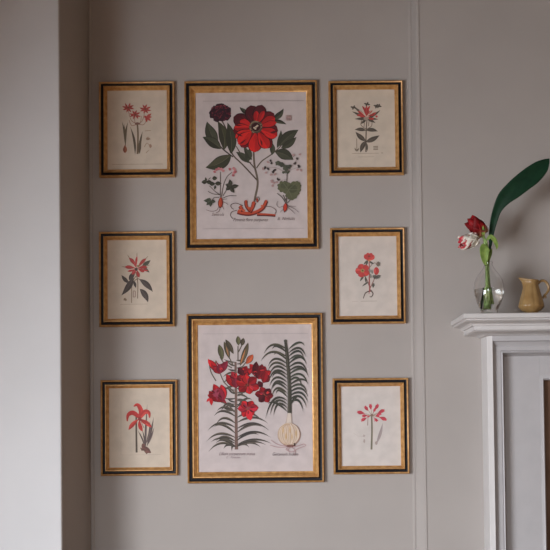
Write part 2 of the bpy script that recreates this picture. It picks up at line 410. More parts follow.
    for u, v, r in ((283.8, 187, 6.2), (292, 190, 8.2), (291.5, 194.5, 6), (296, 186, 5)): A.blob(u, v, r, r * .92, (92, 94, 70), jag=.06, n=36, lobes=9, lob=.16)
    for u, v, r in ((284, 186, 3.5), (292.5, 189, 5)): A.blob(u, v, r, r * .8, (76, 80, 60), jag=.1, n=18)
    for tip in ((281.5, 181), (298, 181), (300, 190), (292, 198), (286, 195)): A.stroke([(288.5, 190), tip], .4, .3, (112, 112, 88))
    for u, v, r in ((278, 163.5, 3.1), (281.5, 165, 2.8), (285.5, 168, 3.3), (288.5, 167, 2.6), (287, 171.5, 3), (290, 166, 1.6), (283.7, 172.5, 1.8)): A.blob(u, v, r, r * .8, rnd.choice([(66, 70, 60), (78, 82, 68)]), jag=.25, n=14)
    for u, v in ((270.5, 161), (271.5, 163.5), (265, 168), (268, 169), (273.8, 171), (275, 170), (273, 172.5), (277.5, 179.3), (278.5, 180), (294, 155.5), (297, 158.8), (294.5, 164), (295, 163.5), (299, 167), (298.5, 166)): A.blob(u, v, 1.4, 1.1, (62, 54, 54), rnd.uniform(0, 3), .3, 10)
    for u, v in ((268, 162.5), (263, 169), (266, 172.8), (271, 175), (275, 174.5), (272, 182.5), (274, 183), (277, 182.5), (272.5, 186), (300, 154.6), (293.5, 155.2), (297.5, 170), (301, 170.5), (272, 181)): A.blob(u, v, 1.5, 1.1, (172, 140, 138), rnd.uniform(0, 3), .25, 10)
    for pts in ([(286, 173), (276, 168), (268, 168)], [(286.5, 180), (279, 181), (274, 183)], [(287, 172), (293, 165), (298, 158)], [(288, 171), (297, 168)]): A.stroke(pts, .35, .25, (140, 122, 118))
    A.leaf((286, 203), (284.5, 212.8), 4.6, OD, 0, None, .45, .4); A.leaf((285.5, 204), (284.6, 211.5), 3.4, (186, 62, 46), 0, None, .45, .4)
    for pts in ([(284, 206), (279, 207.5), (276.5, 204.5), (278, 201.5)], [(287, 207), (292, 211), (295, 214)], [(287.5, 206), (293.5, 208.5), (299, 212.5)], [(288, 206), (293, 206.5), (296, 206.5)], [(284, 209), (280, 212.5)]): A.stroke(pts, .55, .4, (112, 96, 96))
    # lettering and the faint collector's stamp
    T = (104, 88, 86)
    A.text(211.5, 216, 'Sanicula', 4.2, T, 12.5); A.text(233, 221.5, 'Paeonia flore purpureo', 4.8, (80, 64, 62), 35); A.text(277, 220.3, 'II. Nobilis', 4.4, (122, 106, 104), 18)
    for k in range(4): A.stroke([(286.2 + k * 1.5, 115.5), (286.2 + k * 1.5, 121)], .8, .8, (168, 140, 138))
    A.stroke([(286, 118), (291.5, 118)], .7, .7, (168, 140, 138))
    A.stroke([(203, 101.5), (304, 101)], .35, .35, (150, 136, 134)); A.stroke([(203, 229), (304, 228.5)], .3, .3, (156, 142, 142))

def art_lily(A):
    LF = (84, 78, 70)
    A.stroke([(235.5, 362), (236, 400), (236.3, 435), (236.5, 449.5)], 2.2, 3.6, (112, 88, 80))
    # strap leaves of the lily
    left = [(404, 221, 412, 1), (409, 217, 411, 1), (413, 214, 416, 1), (420, 216, 424.5, 1), (424, 207.5, 431, 1), (430, 214, 427, 1), (434, 206.5, 441.5, 1), (440, 211, 442, 1), (444, 208.5, 452, 1), (450, 223.5, 449, 1), (452, 232, 451.5, 1), (438, 216, 441, 1), (447, 216, 443, 1)]
    for v, tu, tv, _ in left: A.leaf((236, min(v + 4, 447)), (tu, tv), 2.5, rnd.choice([LF, (96, 88, 76), (76, 72, 66)]), 0, (62, 58, 54), 0.4, mid=((236 + tu) / 2 - 3, min(v, tv) - 6.5 + rnd.uniform(-2, 1)))
    right = [(403, 252, 400, 1), (418, 268, 423.5, 1), (424, 269, 430.5, 1), (428, 262, 427, 1), (433, 270.5, 437.5, 1), (440, 271, 443.5, 1), (444, 261, 447.5, 1), (450, 249, 447.5, 1), (436, 259, 435, 1), (413, 262, 421, 1), (447, 266, 445, 1)]
    for v, tu, tv, _ in right: A.leaf((236.5, min(v + 5, 447)), (tu, tv), 2.5, rnd.choice([LF, (92, 84, 76), (74, 70, 66)]), 0, (62, 58, 56), 0.4, mid=((236 + tu) / 2 + 2, min(v, tv) - 6 + rnd.uniform(-2, 1)))
    for i in range(26):                                   # short leaves up the stem among the flowers
        v = 358 + i * 2.0; sd = -1 if i % 2 else 1; ln = rnd.uniform(8, 14)
        A.leaf((236, v + 2), (236 + sd * ln, v + rnd.uniform(-4, 3)), 1.8, rnd.choice([LF, (100, 92, 88), (70, 66, 62)]), 0.2 * sd)
    for pts in ([(220, 373), (224, 382), (230, 388), (236, 394)], [(209, 362), (211, 372), (216, 381)], [(221, 402), (228, 405), (234, 411)], [(220, 357), (224, 363), (232, 368)], [(229, 357), (233, 365)], [(238, 346), (238, 360)], [(242, 345), (238.5, 352)], [(246, 362), (240, 370)]): A.stroke(pts, 1.1, 1.2, (96, 86, 76))
    for k, (v, s_) in enumerate(((372, -1), (378, -1), (386, -1), (394, 1), (399, 1), (404, -1))): A.leaf((236, v), (236 + s_ * 13, v + 5), 2, LF, -0.2 * s_)
    # buds
    for a, b, w, c in (((222.5, 360), (219, 344.5), 6.2, (94, 92, 66)), ((229.5, 359), (224, 341.5), 5, (92, 84, 64)), ((233.5, 354), (225.5, 339.5), 5, (84, 76, 62)), ((238.5, 345.5), (237.8, 336), 4.8, (104, 100, 72)), ((241.5, 346), (243.5, 338), 4.4, (84, 76, 62)), ((240, 366), (248.2, 342.5), 5.6, (98, 86, 66)), ((246, 364), (253, 354.5), 6.4, (196, 92, 60))):
        A.leaf(a, b, w * .78, c, 0.03, tuple(int(x * .84) for x in c), .52, .35, edge=(62, 54, 48))
    A.leaf((240.5, 364), (245.5, 349), 1.6, (176, 116, 76)); A.leaf((228.5, 356), (226, 346), 1.4, (150, 108, 76))
    R1, R2, RD, RP = (180, 28, 36), (146, 22, 32), (80, 18, 28), (136, 36, 56)
    def cup(base, tips, w, cols):
        for t, c in zip(tips, cols): A.leaf(base, t, w * .82, c, rnd.uniform(-.16, .16), tuple(int(x * .82) for x in c), .55, .3, edge=(84, 20, 30))
    cup((219.5, 374), [(227.5, 361), (223, 363.5), (208.5, 359.5), (214, 366), (219, 364)], 7, [RP, (130, 36, 56), R1, (176, 36, 50), (140, 38, 60)])
    A.leaf((211, 367), (208, 358.5), 2.6, (206, 38, 42)); A.leaf((216, 364), (216, 360), 2, (110, 90, 70))
    cup((258, 379), [(249.5, 364), (256.5, 361.5), (265, 366), (271.5, 371), (262, 364)], 8, [R1, RD, R2, R1, (120, 22, 32)])
    cup((263, 383), [(270, 376), (266, 372), (258, 386)], 8, [(104, 20, 30), R2, RD])
    cup((236, 388), [(226.5, 374.5), (231.5, 371.5), (243.5, 373), (240, 378), (235, 378)], 8, [R1, (172, 36, 52), R1, R2, RP])
    cup((243, 376), [(252, 369), (247, 366), (238, 368)], 7, [R1, R2, RD])
    def star(c, r, n, rot, w, cols, ctr):
        for k in range(n):
            a = rot + 2 * PI * k / n; rr = r * rnd.uniform(.9, 1.08)
            A.leaf(c, (c[0] + rr * math.cos(a), c[1] + rr * math.sin(a) * .85), w * .8, cols[k % len(cols)], rnd.uniform(-.12, .12), tuple(int(x * .8) for x in cols[k % len(cols)]), .55, .35, edge=(86, 18, 28))
        A.blob(c[0], c[1], 2.2, 1.9, ctr, jag=.2, n=12)
        for k in range(5):
            a = rnd.uniform(0, 6.28); A.stroke([c, (c[0] + 3.2 * math.cos(a), c[1] + 3.2 * math.sin(a))], .35, .5, (142, 74, 54))
    star((247.5, 385), 12, 6, .3, 9, [R1, (204, 38, 40), R2], (86, 24, 30))
    star((264.5, 395), 9.5, 6, .1, 7.5, [(120, 22, 32), R2, RD], (70, 18, 26))
    cup((223, 402), [(207.5, 395), (209, 391), (213.5, 384), (221, 384.5), (225, 400), (217, 388)], 8.5, [R1, R2, R1, (196, 40, 48), (140, 30, 44), RP])
    A.leaf((211, 398), (211.5, 405.5), 3.6, R1); A.leaf((210, 398), (206.5, 402), 2.4, (200, 44, 50)); A.blob(216, 393, 3, 4, (150, 60, 80), jag=.2)
    star((248, 408.5), 10.5, 6, .95, 8.5, [(206, 40, 46), R1, (186, 40, 58)], (130, 60, 70))
    A.leaf((248, 410), (250.5, 420.5), 6.5, (206, 44, 56), 0, None, .5, .4)
    for c, r in (((219, 367), 7), ((236, 379), 8), ((247.5, 385), 10), ((258, 371), 8), ((264.5, 395), 7), ((216, 394), 8), ((248, 409), 9), ((246, 372), 6)):
        for k in range(9):                                # dark folds and light petal margins
            a = rnd.uniform(0, 6.28); r0, r1 = r * rnd.uniform(.15, .4), r * rnd.uniform(.6, 1)
            A.leaf((c[0] + r0 * math.cos(a), c[1] + r0 * math.sin(a) * .85), (c[0] + r1 * math.cos(a), c[1] + r1 * math.sin(a) * .85), rnd.uniform(.8, 1.7), rnd.choice([(84, 18, 28), (84, 18, 28), (112, 26, 40), (204, 54, 54), (140, 42, 66)]), rnd.uniform(-.2, .2))
    # the bulbous plant on the right
    DG = (72, 70, 62)
    lt = [(264, 353.5), (272, 349.5), (261, 361), (274, 355), (268, 366.5), (268, 371), (269.5, 375.5), (269, 381), (272, 378), (269.5, 386.5), (271, 391), (273, 388), (272, 396), (276, 394), (265.5, 418.5), (270, 415), (273.5, 415.5), (268, 404)]
    rt = [(304.5, 346), (305.5, 356.5), (303.5, 357.5), (306.5, 365), (304, 361), (307, 372), (308.5, 377), (307, 374), (308, 384.5), (302, 388), (308, 383.5), (307, 392.5), (308, 397), (308, 403), (306.5, 407.5), (303, 411.5), (299, 398)]
    ys = [344 + i * 3.65 for i in range(18)]
    for (tu, tv), v in zip(lt, ys): A.leaf((287.5, min(v + 6, 412)), (tu, tv), 2.4, rnd.choice([DG, (86, 82, 68), (64, 62, 56)]), 0, (56, 56, 50), .42, mid=((287 + tu) / 2 - 4, min(v, tv) - 6.5))
    for (tu, tv), v in zip(rt, ys): A.leaf((288, min(v + 6, 412)), (tu, tv), 2.4, rnd.choice([DG, (80, 84, 72), (62, 64, 58)]), 0, (58, 60, 54), .42, mid=((288 + tu) / 2 + 4, min(v, tv) - 6.5))
    A.stroke([(285.3, 340), (287, 356), (289.3, 385), (289.5, 414)], 2.6, 4.2, (64, 62, 54)); A.stroke([(286.5, 352), (288.3, 385), (288.6, 412)], .8, 1, (90, 86, 76))
    A.blob(285.5, 341, 1.7, 1.5, (74, 72, 64))
    CR_ = (198, 178, 160)
    A.stroke([(289.5, 413), (289, 420), (288.5, 427)], 3.6, 8, (176, 158, 148)); A.stroke([(289.3, 413), (288.8, 424)], 2.6, 5, (196, 182, 170))
    A.blob(289, 434.5, 11.5, 11.7, (160, 128, 114), n=40); A.blob(288.6, 434, 10.9, 11, CR_, n=40)
    for k in range(-5, 6):
        x = k * 2.0
        c = rnd.choice([(178, 150, 122), (168, 140, 122), (186, 162, 138), (206, 192, 178), (160, 128, 118)])
        A.stroke([(289 + x * .25, 423.6), (288.6 + x * .85, 428), (288.6 + x, 434), (288.8 + x * .85, 440), (289.5 + x * .3, 445)], .55, .4, c)
    for u, v in ((283, 430), (290, 429.5), (296, 433), (286, 436), (292, 436.5)): A.leaf((u, v + 4), (u, v - 4), 1.1, rnd.choice([(188, 152, 100), (194, 158, 112)]))
    A.blob(290.5, 446, 4.6, 1.5, (118, 84, 76), jag=.1)
    A.stroke([(294.3, 443), (294.8, 446.5)], 1.6, 1.4, (76, 58, 54))
    RT = (172, 140, 140)
    for pts in ([(287, 446), (278, 444.5), (271, 440)], [(286, 447), (277, 447), (270, 445)], [(290, 447), (288, 450.5), (292, 452), (297, 449), (305, 446)], [(293, 447), (299, 445.5), (304, 444), (306, 446)], [(291, 447), (295, 450), (294.5, 455)], [(288, 447), (286, 449.5), (289, 451)]): A.stroke(pts, .9, .6, RT)
    T = (108, 84, 90)
    A.text(219, 455.2, 'Lilium purpureum maius', 4.6, T, 36); A.text(226, 458.3, 'I.  Totum', 3, (140, 112, 118), 14)
    A.text(272, 455.6, 'Geranium Indum', 4.6, (84, 68, 72), 26)
    A.stroke([(203, 334), (308, 333.5)], .3, .3, (164, 154, 156))

def art_umbel(A):
    G = (96, 80, 62)
    A.stroke([(137.3, 123.5), (138, 135), (137.5, 154)], 1.6, 1.8, (104, 86, 66))
    A.leaf((135, 154.5), (130.2, 127), 2.4, (74, 64, 54), .12); A.leaf((138.8, 154), (142.6, 131.5), 2.4, (78, 68, 56), -.05)
    A.leaf((139.5, 154), (141, 140), 1.8, (84, 72, 58))
    A.leaf((125.3, 146), (122, 121.5), 2.2, (78, 70, 58), .08); A.leaf((125.6, 146), (128, 122), 2.2, (84, 76, 62), -.1); A.leaf((125.4, 144), (124.5, 124), 1.4, (96, 84, 66))
    A.leaf((125, 144.5), (125, 153), 4.2, (120, 56, 40), 0, (146, 78, 54), .62, .4)
    for tip in ((128, 109), (134.5, 118), (145, 110), (147, 118), (129, 120), (141.5, 116)): A.stroke([(137.3, 124), ((137.3 + tip[0] * 2) / 3, (124 + tip[1]) / 2 + 3.5), tip], .6, .5, (140, 96, 84))
    A.blob(137.3, 123.5, 2.4, 1.2, (112, 74, 66))
    P = [(164, 48, 48), (150, 40, 42), (176, 66, 62)]
    for (u, v), n, r0 in (((128.2, 107.6), 8, 6.4), ((145.4, 109), 8, 6.2), ((135.2, 114.8), 8, 6)):
        for k in range(n):
            a = 2 * PI * k / n + .3
            A.leaf((u, v), (u + r0 * math.cos(a), v + .8 * r0 * math.sin(a)), 1.9, rnd.choice(P), rnd.uniform(-.2, .2), (150, 44, 46))
        A.blob(u, v, 1, .9, (110, 40, 40)); A.blob(u + 1, v + .5, .5, .5, (96, 90, 60))
    for tip in ((151.5, 113.5), (152, 117), (151, 121), (147, 122.5), (144, 117.5)): A.leaf((146.5, 116.5), tip, 2.4, rnd.choice(P), .1)
    F_ = (150, 124, 104)
    for pts in ([(145, 131), (151, 130.5)], [(146, 139), (148, 137), (150.5, 139.5)], [(144.5, 147), (147, 143), (150.5, 147)], [(146, 153), (149, 150)]): A.stroke(pts, .7, .5, F_)
    A.blob(148, 139, 1.8, 1.2, (138, 112, 94), jag=.2); A.blob(150.5, 146, 1.2, 2, (156, 124, 106), jag=.2)
    A.stroke([(112, 164.5), (163, 164)], .3, .3, (146, 118, 94))

def art_gloriosa(A):
    G = (68, 60, 54); G2 = (56, 50, 46)
    A.stroke([(366, 152), (366, 140), (366.3, 128), (367, 120)], 1.4, 1, (84, 72, 62))
    for a, b, w, bd in (((366, 130.5), (354.8, 129.8), 3.6, .15), ((366, 130.5), (377.8, 131.5), 3.8, -.2), ((366, 141), (355.6, 131.8), 4.6, -.1), ((365.5, 142), (379.5, 135.3), 4.8, .08), ((365.5, 141), (360.5, 152.5), 4.6, .1), ((366, 142), (367.5, 151), 2.4, 0)):
        A.leaf(a, b, w, G, bd, G2, vein=(100, 90, 80))
    for pts in ([(362, 120), (361, 125), (366, 129)], [(372, 120), (371.5, 126), (367, 129)], [(364.5, 121), (364, 127)], [(369, 121), (368.5, 126)]): A.stroke(pts, .7, .7, (112, 88, 80))
    for tip in ((352, 111.5), (354.8, 119), (353, 106.5), (378, 119.5), (380.5, 110), (361, 124), (375.5, 123)): A.leaf((366.5, 119), tip, 2.6, G, rnd.uniform(-.1, .1), G2)
    for u, v in ((353.5, 107.5), (367, 104.2), (376.5, 106.2), (378.5, 106)):
        for k in range(4):
            a = k * 1.6 + .3; A.leaf((u, v), (u + 3.4 * math.cos(a), v + 2.4 * math.sin(a)), 1.7, G2)
    R = [(186, 36, 42), (164, 30, 38), (196, 54, 58)]
    for tip in ((357.5, 111), (356.5, 115.5), (362, 106), (364.5, 107.5), (367, 105.5), (370.2, 105.8), (372.5, 110.5), (376.5, 112.2), (375, 115), (361, 113), (360, 116.5), (372, 119.5), (369, 110)): A.leaf((366.5, 117), tip, 2.2, rnd.choice(R), rnd.uniform(-.2, .2), (150, 28, 34), .68)
    for u, v in ((376.5, 116.5), (372.5, 118.8)): A.blob(u, v, 1.2, 1.1, R[0], n=9)
    A.blob(366, 118.5, 2.8, 1.7, (150, 134, 120)); A.blob(362.6, 118, 1.3, .9, (70, 58, 54))
    for tip in ((359, 110), (374, 107)): A.stroke([(366.5, 117), tip], .5, .4, (216, 178, 160))
    A.stroke([(356.7, 138.5), (356.8, 150)], .6, .6, (116, 100, 86)); A.leaf((356.8, 151.5), (354.5, 148), 1.4, (104, 90, 78)); A.leaf((356.8, 151.5), (359, 148), 1.4, (104, 90, 78))
    for k in range(3): A.stroke([(373.3, 146.6 + k * 1.5), (378, 146.4 + k * 1.5)], .9, .9, (128, 112, 98))
    A.stroke([(352, 153.6), (379, 153.2)], .35, .35, (134, 116, 100)); A.stroke([(358, 157), (374, 156.8)], .3, .3, (142, 124, 108)); A.stroke([(381, 153), (383, 153)], .6, .6, (140, 122, 108))

def art_bromeliad(A):
    G = (62, 56, 58); G2 = (52, 47, 50)
    A.stroke([(136, 272), (137.8, 283), (137.6, 298.5)], 1.0, .8, (110, 90, 76)); A.stroke([(136, 276), (132, 284), (131.6, 303)], .9, .7, (118, 98, 82)); A.stroke([(131, 284), (137, 279), (141, 280)], .8, .7, (104, 84, 72))
    A.leaf((133.5, 277), (121.4, 295.3), 6, G, -.1, G2, vein=(90, 82, 80)); A.leaf((129, 283), (121.5, 275), 3.8, G, -.1, G2); A.leaf((129, 280), (135.5, 271.5), 4.6, G, -.05, G2)
    A.leaf((139.5, 279.3), (152.8, 291.8), 5.6, G, -.12, G2, vein=(90, 82, 80)); A.leaf((139.8, 289), (148, 302.3), 5.8, G, -.18, G2, vein=(90, 82, 80)); A.leaf((134, 281), (136, 288), 2.8, G2)
    A.leaf((142, 266), (150.5, 260), 4, (66, 70, 60), .1, (54, 58, 50)); A.leaf((143, 267), (149.5, 272.5), 3, (70, 70, 62))
    R = [(182, 46, 54), (166, 38, 46), (192, 66, 72)]
    c = (136.8, 268.5)
    for tip, w in (((137.2, 256), 2.7), ((129, 257.8), 3), ((124.6, 267), 3.2), ((127.3, 271.3), 2.6), ((146.2, 258.3), 2.8), ((147.5, 267.5), 3), ((148.5, 270.5), 2.4), ((144.2, 272.2), 3), ((139.3, 277.5), 3.2), ((131.8, 274.5), 3), ((133, 261), 2), ((141.5, 262), 2.2)):
        A.leaf(c, tip, w * .8, rnd.choice(R), rnd.uniform(-.15, .15), (160, 40, 48), .66, .1, edge=(136, 62, 62) if w > 2.7 else None)
    for tip in ((137, 252.8), (127.5, 255), (121.8, 266.6), (148, 256.2), (149.8, 265)): A.stroke([((c[0] + tip[0] * 4) / 5, (c[1] + tip[1] * 4) / 5), tip], .8, .3, (122, 100, 80))
    A.blob(136.2, 269.3, 1.6, 1.5, (60, 42, 44)); A.blob(138.3, 266, 1.4, 1.1, (132, 116, 82))
    A.stroke([(133.2, 291), (133.2, 297)], .7, .7, (130, 100, 90)); A.stroke([(135.3, 291), (135.3, 297)], .7, .7, (130, 100, 90)); A.stroke([(133.2, 291), (135.3, 291)], .6, .6, (130, 100, 90)); A.stroke([(133.2, 297), (135.3, 297)], .6, .6, (130, 100, 90))
    A.blob(125.2, 299.5, 1.7, 1.3, (128, 108, 90), jag=.3); A.stroke([(120, 304.5), (148, 304)], .3, .3, (150, 128, 112))

def art_anemone(A):
    G = (72, 70, 62); RT = (150, 60, 60)
    A.stroke([(369, 262), (369.5, 270), (369.3, 280), (370, 292)], 1.0, 1.5, RT); A.stroke([(363, 274), (366.5, 279), (369.3, 286)], .9, 1, (120, 70, 62)); A.stroke([(376, 274), (373.5, 281), (370.2, 288)], .8, 1, (126, 84, 76)); A.stroke([(378, 264), (373.5, 263), (370, 267)], .7, .7, (110, 92, 82))
    A.stroke([(370, 291), (365.5, 293), (363.3, 298.5)], 1.5, .8, (82, 66, 60)); A.stroke([(370.5, 290), (373, 293.5), (371.5, 296.8), (369.5, 296.5)], 1.5, .7, (82, 66, 60)); A.stroke([(369.8, 286), (369, 294)], 1.2, .6, RT)
    for a, b, w in (((369, 260), (363.6, 264.5), 2.2), ((369, 261), (374, 264), 2), ((368, 261), (366, 266), 1.8), ((364, 276), (360, 281.5), 2), ((364, 276), (361.3, 278), 2), ((365.5, 276), (366.6, 284), 1.8), ((369, 282), (362, 286.5), 1.6), ((374, 283), (373, 288), 2.6)): A.leaf(a, b, w, G, .08, (60, 60, 54))
    for k in range(9):
        a = .1 + k * .36; A.leaf((376.5, 275.5), (376.5 + 4.6 * math.cos(a) * 1.1, 275.5 + 4.2 * math.sin(a)), 1.7, rnd.choice([G, (92, 88, 84), (60, 60, 56)]))
    for k in range(9):
        a = k * .7; A.leaf((378.3, 264), (378.3 + 3 * math.cos(a), 264 + 3 * math.sin(a)), 1.3, rnd.choice([(92, 84, 74), (116, 96, 84)]))
    for u, v in ((370, 270.5), (372.3, 271.5), (371, 276)): A.leaf((u, v + 2.5), (u - .5, v - 2.5), 2.2, (122, 120, 112))
    R = [(198, 52, 50), (184, 40, 42), (206, 70, 64)]
    for tip in ((364.5, 254.5), (367.5, 252.7), (371.5, 253), (374, 255.2), (369.5, 253.5)): A.leaf((369.2, 260.8), tip, 5, rnd.choice(R), 0, (178, 40, 42), .62, .5)
    A.blob(369.2, 256.3, 1.3, .8, (112, 34, 34)); A.leaf((367.8, 261), (371, 260), 2, (196, 116, 76))
    c = (362.6, 270.6)
    for k in range(5):
        a = 2 * PI * k / 5 + .55; A.leaf(c, (c[0] + 7.4 * math.cos(a), c[1] + 7 * math.sin(a)), 5.4, R[k % 3], rnd.uniform(-.1, .1), (180, 38, 40), .68, .5, edge=(150, 50, 50))
    A.blob(c[0], c[1], 1.9, 1.8, (158, 128, 66), jag=.2); A.blob(c[0], c[1], .9, .8, (86, 62, 44))
    A.leaf((376.3, 275), (376.3, 267), 5.6, R[1], 0, (170, 34, 40), .5, .6); A.leaf((374.6, 274), (375, 268), 2, (208, 80, 74))
    A.stroke([(361, 301.3), (377, 301)], .5, .5, (164, 150, 140)); A.stroke([(352, 301.5), (358, 301.4)], .3, .3, (170, 156, 146))

def art_amaryllis(A):
    A.stroke([(136.2, 414), (136.3, 430), (136.6, 452.5)], 1.5, 2, (70, 60, 54))
    for a, b, w, bd in (((145.3, 447), (137.8, 430.5), 2, .12), ((145.5, 447), (142.3, 430), 2.2, .1), ((146, 447), (147.3, 404.5), 2.4, -.05), ((147, 447), (150, 421), 2.6, .1), ((147, 446), (153.6, 417), 2.6, .1), ((147, 446), (154.2, 427), 2.4, .12), ((146, 447), (145, 424), 2.2, 0), ((146, 444), (151.5, 424), 2.4, .05), ((145, 448), (140, 433), 2, .1), ((145, 449), (142, 437), 2, .1)): A.leaf(a, b, w * .72, rnd.choice([(92, 78, 80), (80, 68, 70), (106, 90, 92)]), bd * .5, (74, 62, 64))
    for pts in ([(142, 449), (141, 449.5)], [(144, 444), (143.5, 447), (148, 453)]): A.stroke(pts, 3.4, 4, (104, 66, 62))
    A.leaf((142, 446), (151, 453), 5, (112, 68, 64), 0, (88, 54, 54), .5, .4); A.leaf((140.5, 448.5), (147, 451), 2, (86, 56, 54))
    R = [(196, 44, 48), (180, 36, 42), (204, 62, 60)]
    for k, pts in enumerate(([(140.5, 418), (140.8, 410), (137.5, 404.8), (133.6, 406.5)], [(139, 417), (133, 412.8), (128.2, 415), (127.2, 421.5)], [(140.5, 417), (145, 411.8), (149, 413), (149.5, 418)])):
        P = cat(pts, 6); L = []; Rr = []; m = len(P) - 1
        for i, q in enumerate(P):
            a, b = P[max(i - 1, 0)], P[min(i + 1, m)]; dx, dy = b[0] - a[0], b[1] - a[1]; d = math.hypot(dx, dy) or 1; w = .4 + 1.9 * math.sin(PI * min(1, (.15 + .85 * i / m)) ** .8) if i < m else .2
            L.append((q[0] - dy / d * w, q[1] + dx / d * w)); Rr.append((q[0] + dy / d * w, q[1] - dx / d * w))
        A.strip(L, Rr, R[k], (170, 34, 40))
    for tip, w, bd in (((128.6, 430), 4.2, .12), ((151.6, 427.3), 4.4, -.06), ((142.8, 431.5), 4, .22), ((146.5, 424.5), 3, 0)): A.leaf((139.8, 418.5), tip, w, rnd.choice(R), bd, (172, 34, 40), .6, .2)
    A.blob(139.8, 419, 2, 2.2, (130, 28, 34), jag=.2)
    for tip in ((147, 426), (149, 424), (144, 428)): A.stroke([(140, 419), tip], .6, .5, (118, 30, 34))
    A.stroke([(121, 401), (121, 455), (161, 454.5)], .25, .25, (162, 142, 128), 1)

def art_agapanthus(A):
    A.stroke([(371.6, 415), (372, 430), (371.5, 449.5)], 1.6, 1.9, (116, 106, 82)); A.stroke([(371.2, 417), (371.6, 430), (371, 449)], .5, .6, (88, 82, 68))
    A.leaf((376.2, 444), (382.6, 423), 3, (158, 144, 142), .08, (150, 136, 136)); A.blob(376.3, 443, 1.3, 1.8, (158, 140, 134))
    A.leaf((364.5, 437), (363.5, 434.5), 2.4, (170, 156, 150)); A.blob(364.3, 441, 1, 2, (170, 154, 148), jag=.2); A.stroke([(353.5, 433), (358, 436), (363, 436.5)], .3, .3, (176, 164, 158))
    R = [(190, 36, 62), (176, 30, 56), (200, 60, 80)]
    for tip in ((357.4, 412), (361.5, 420.6), (365, 406.5), (370.3, 404.5), (378, 404.6), (384.3, 410.3), (386.3, 419.8), (377.2, 421), (367.8, 416.5), (379, 416), (362.5, 416), (375, 409), (381, 413.5)):
        dx, dy = tip[0] - 372, tip[1] - 415; b = (372 + dx * .45, 415 + dy * .45)
        A.stroke([(372, 415.5), b], .5, .5, (150, 128, 106)); a = math.atan2(dy, dx); L = math.hypot(dx, dy) * .6
        A.leaf(b, tip, min(3.8, 1.6 + L * .25), rnd.choice(R), rnd.uniform(-.06, .06), (164, 28, 52), .68, .5)
        for k in (-.3, .3): A.leaf((tip[0] - dx * .2, tip[1] - dy * .2), (tip[0] + 1.2 * math.cos(a + k * 3), tip[1] + 1.2 * math.sin(a + k * 3)), 1.4, R[0])
    A.blob(371.8, 415.3, 1.5, 1.4, (122, 92, 80)); A.stroke([(368, 417), (367.6, 425.5)], .6, .9, (150, 124, 116)); A.stroke([(373.8, 417), (374.6, 422)], .5, .5, (196, 130, 132))

# ------------------------------------------------------------------ picture frames
def ring(W, H, prof, name, m, parent):
    rows = [[(sx * (W / 2 - t), -h, sz * (H / 2 - t)) for sx, sz in ((-1, -1), (1, -1), (1, 1), (-1, 1))] for t, h in prof]
    v, f = sweep(rows, True, True)
    return mesh_obj(name, v, f, m, parent, smooth=40)

def picture(corners, widths, art, paper, label, group, name='picture_frame'):
    """corners: outer rectangle of the moulding as l, t, r, b; widths of rim, black band, gilt slip"""
    l, t, r, b = corners
    c = at((l + r) / 2, (t + b) / 2, -0.02); p = px(-0.02)
    C = Vector((c.x, 0, c.z)); W, H = (r - l) * p, (b - t) * p
    root = tag(empty(name, C), label, 'picture', group)
    a, bk, g = (k * p for k in widths)
    e0, e1, e2 = a, a + bk, a + bk + g
    ring(W, H, [(0, .0005), (0, .019), (a * .12, .0215), (a * .45, .0235), (a * .8, .022), (e0, .018), (e0, .004), (a * .5, .0005)], 'outer_moulding', M['gold_rim'], root)
    ring(W, H, [(e0, .004), (e0, .0165), (e0 + bk * .3, .0145), (e0 + bk * .7, .0145), (e1, .0175), (e1, .004)], 'black_band', M['black'], root)
    ring(W, H, [(e1, .004), (e1, .018), (e1 + .08 * g, .0245), (e1 + .16 * g, .0275), (e1 + .24 * g, .0275), (e1 + .31 * g, .025), (e1 + .36 * g, .0215), (e1 + .55 * g, .0165), (e1 + .8 * g, .0115), (e1 + .85 * g, .0125), (e1 + .93 * g, .0118), (e2, .0092), (e2, .004)], 'gilt_slip', M['gold'], root)
    A = Art(C, -0.007, paper, corners); art(A)
    A.build(root, W - 2 * e1 - .006, H - 2 * e1 - .006)
    return root

CREAM = (0.61, 0.52, 0.43); ROSE = (0.575, 0.50, 0.49)
sm = (2.0, 2.5, 3.7); lg = (1.9, 2.9, 6.3)
GS, GL = 'small framed flower prints', 'large framed flower prints'
picture((98.5, 80.4, 175, 177.5), sm, art_umbel, CREAM, 'small gilt and black frame with three red star-shaped blooms above a slim bulb, upper left', GS)
picture((328.6, 79.6, 403.8, 175.4), sm, art_gloriosa, CREAM, 'small gilt and black frame with a dark-leaved sprig topped by a dense red flower tuft', GS)
picture((98.7, 230.8, 174.6, 326.8), sm, art_bromeliad, CREAM, 'small gilt and black frame with a spiky red starburst bloom over broad dark leaves', GS)
picture((330.5, 227.1, 405.5, 324), sm, art_anemone, (0.62, 0.55, 0.50), 'small gilt and black frame with three rounded coral red blooms on a forked root', GS)
picture((100.5, 379.7, 177.5, 475.6), sm, art_amaryllis, CREAM, 'small gilt and black frame with one large curled red lily and purple-grey leaf tuft', GS)
picture((333.2, 378, 409.1, 474), sm, art_agapanthus, (0.625, 0.565, 0.53), 'small gilt and black frame with a round head of pink-red trumpets on one straight stem', GS)
picture((184.2, 78.9, 318.5, 250.2), lg, art_peony, ROSE, 'large gilt and black frame with a big red peony and dark purple pompon print', GL)
picture((186.9, 313, 323.4, 482.7), lg, art_lily, ROSE, 'large gilt and black frame with red lilies beside a tall plant on a bulb', GL)

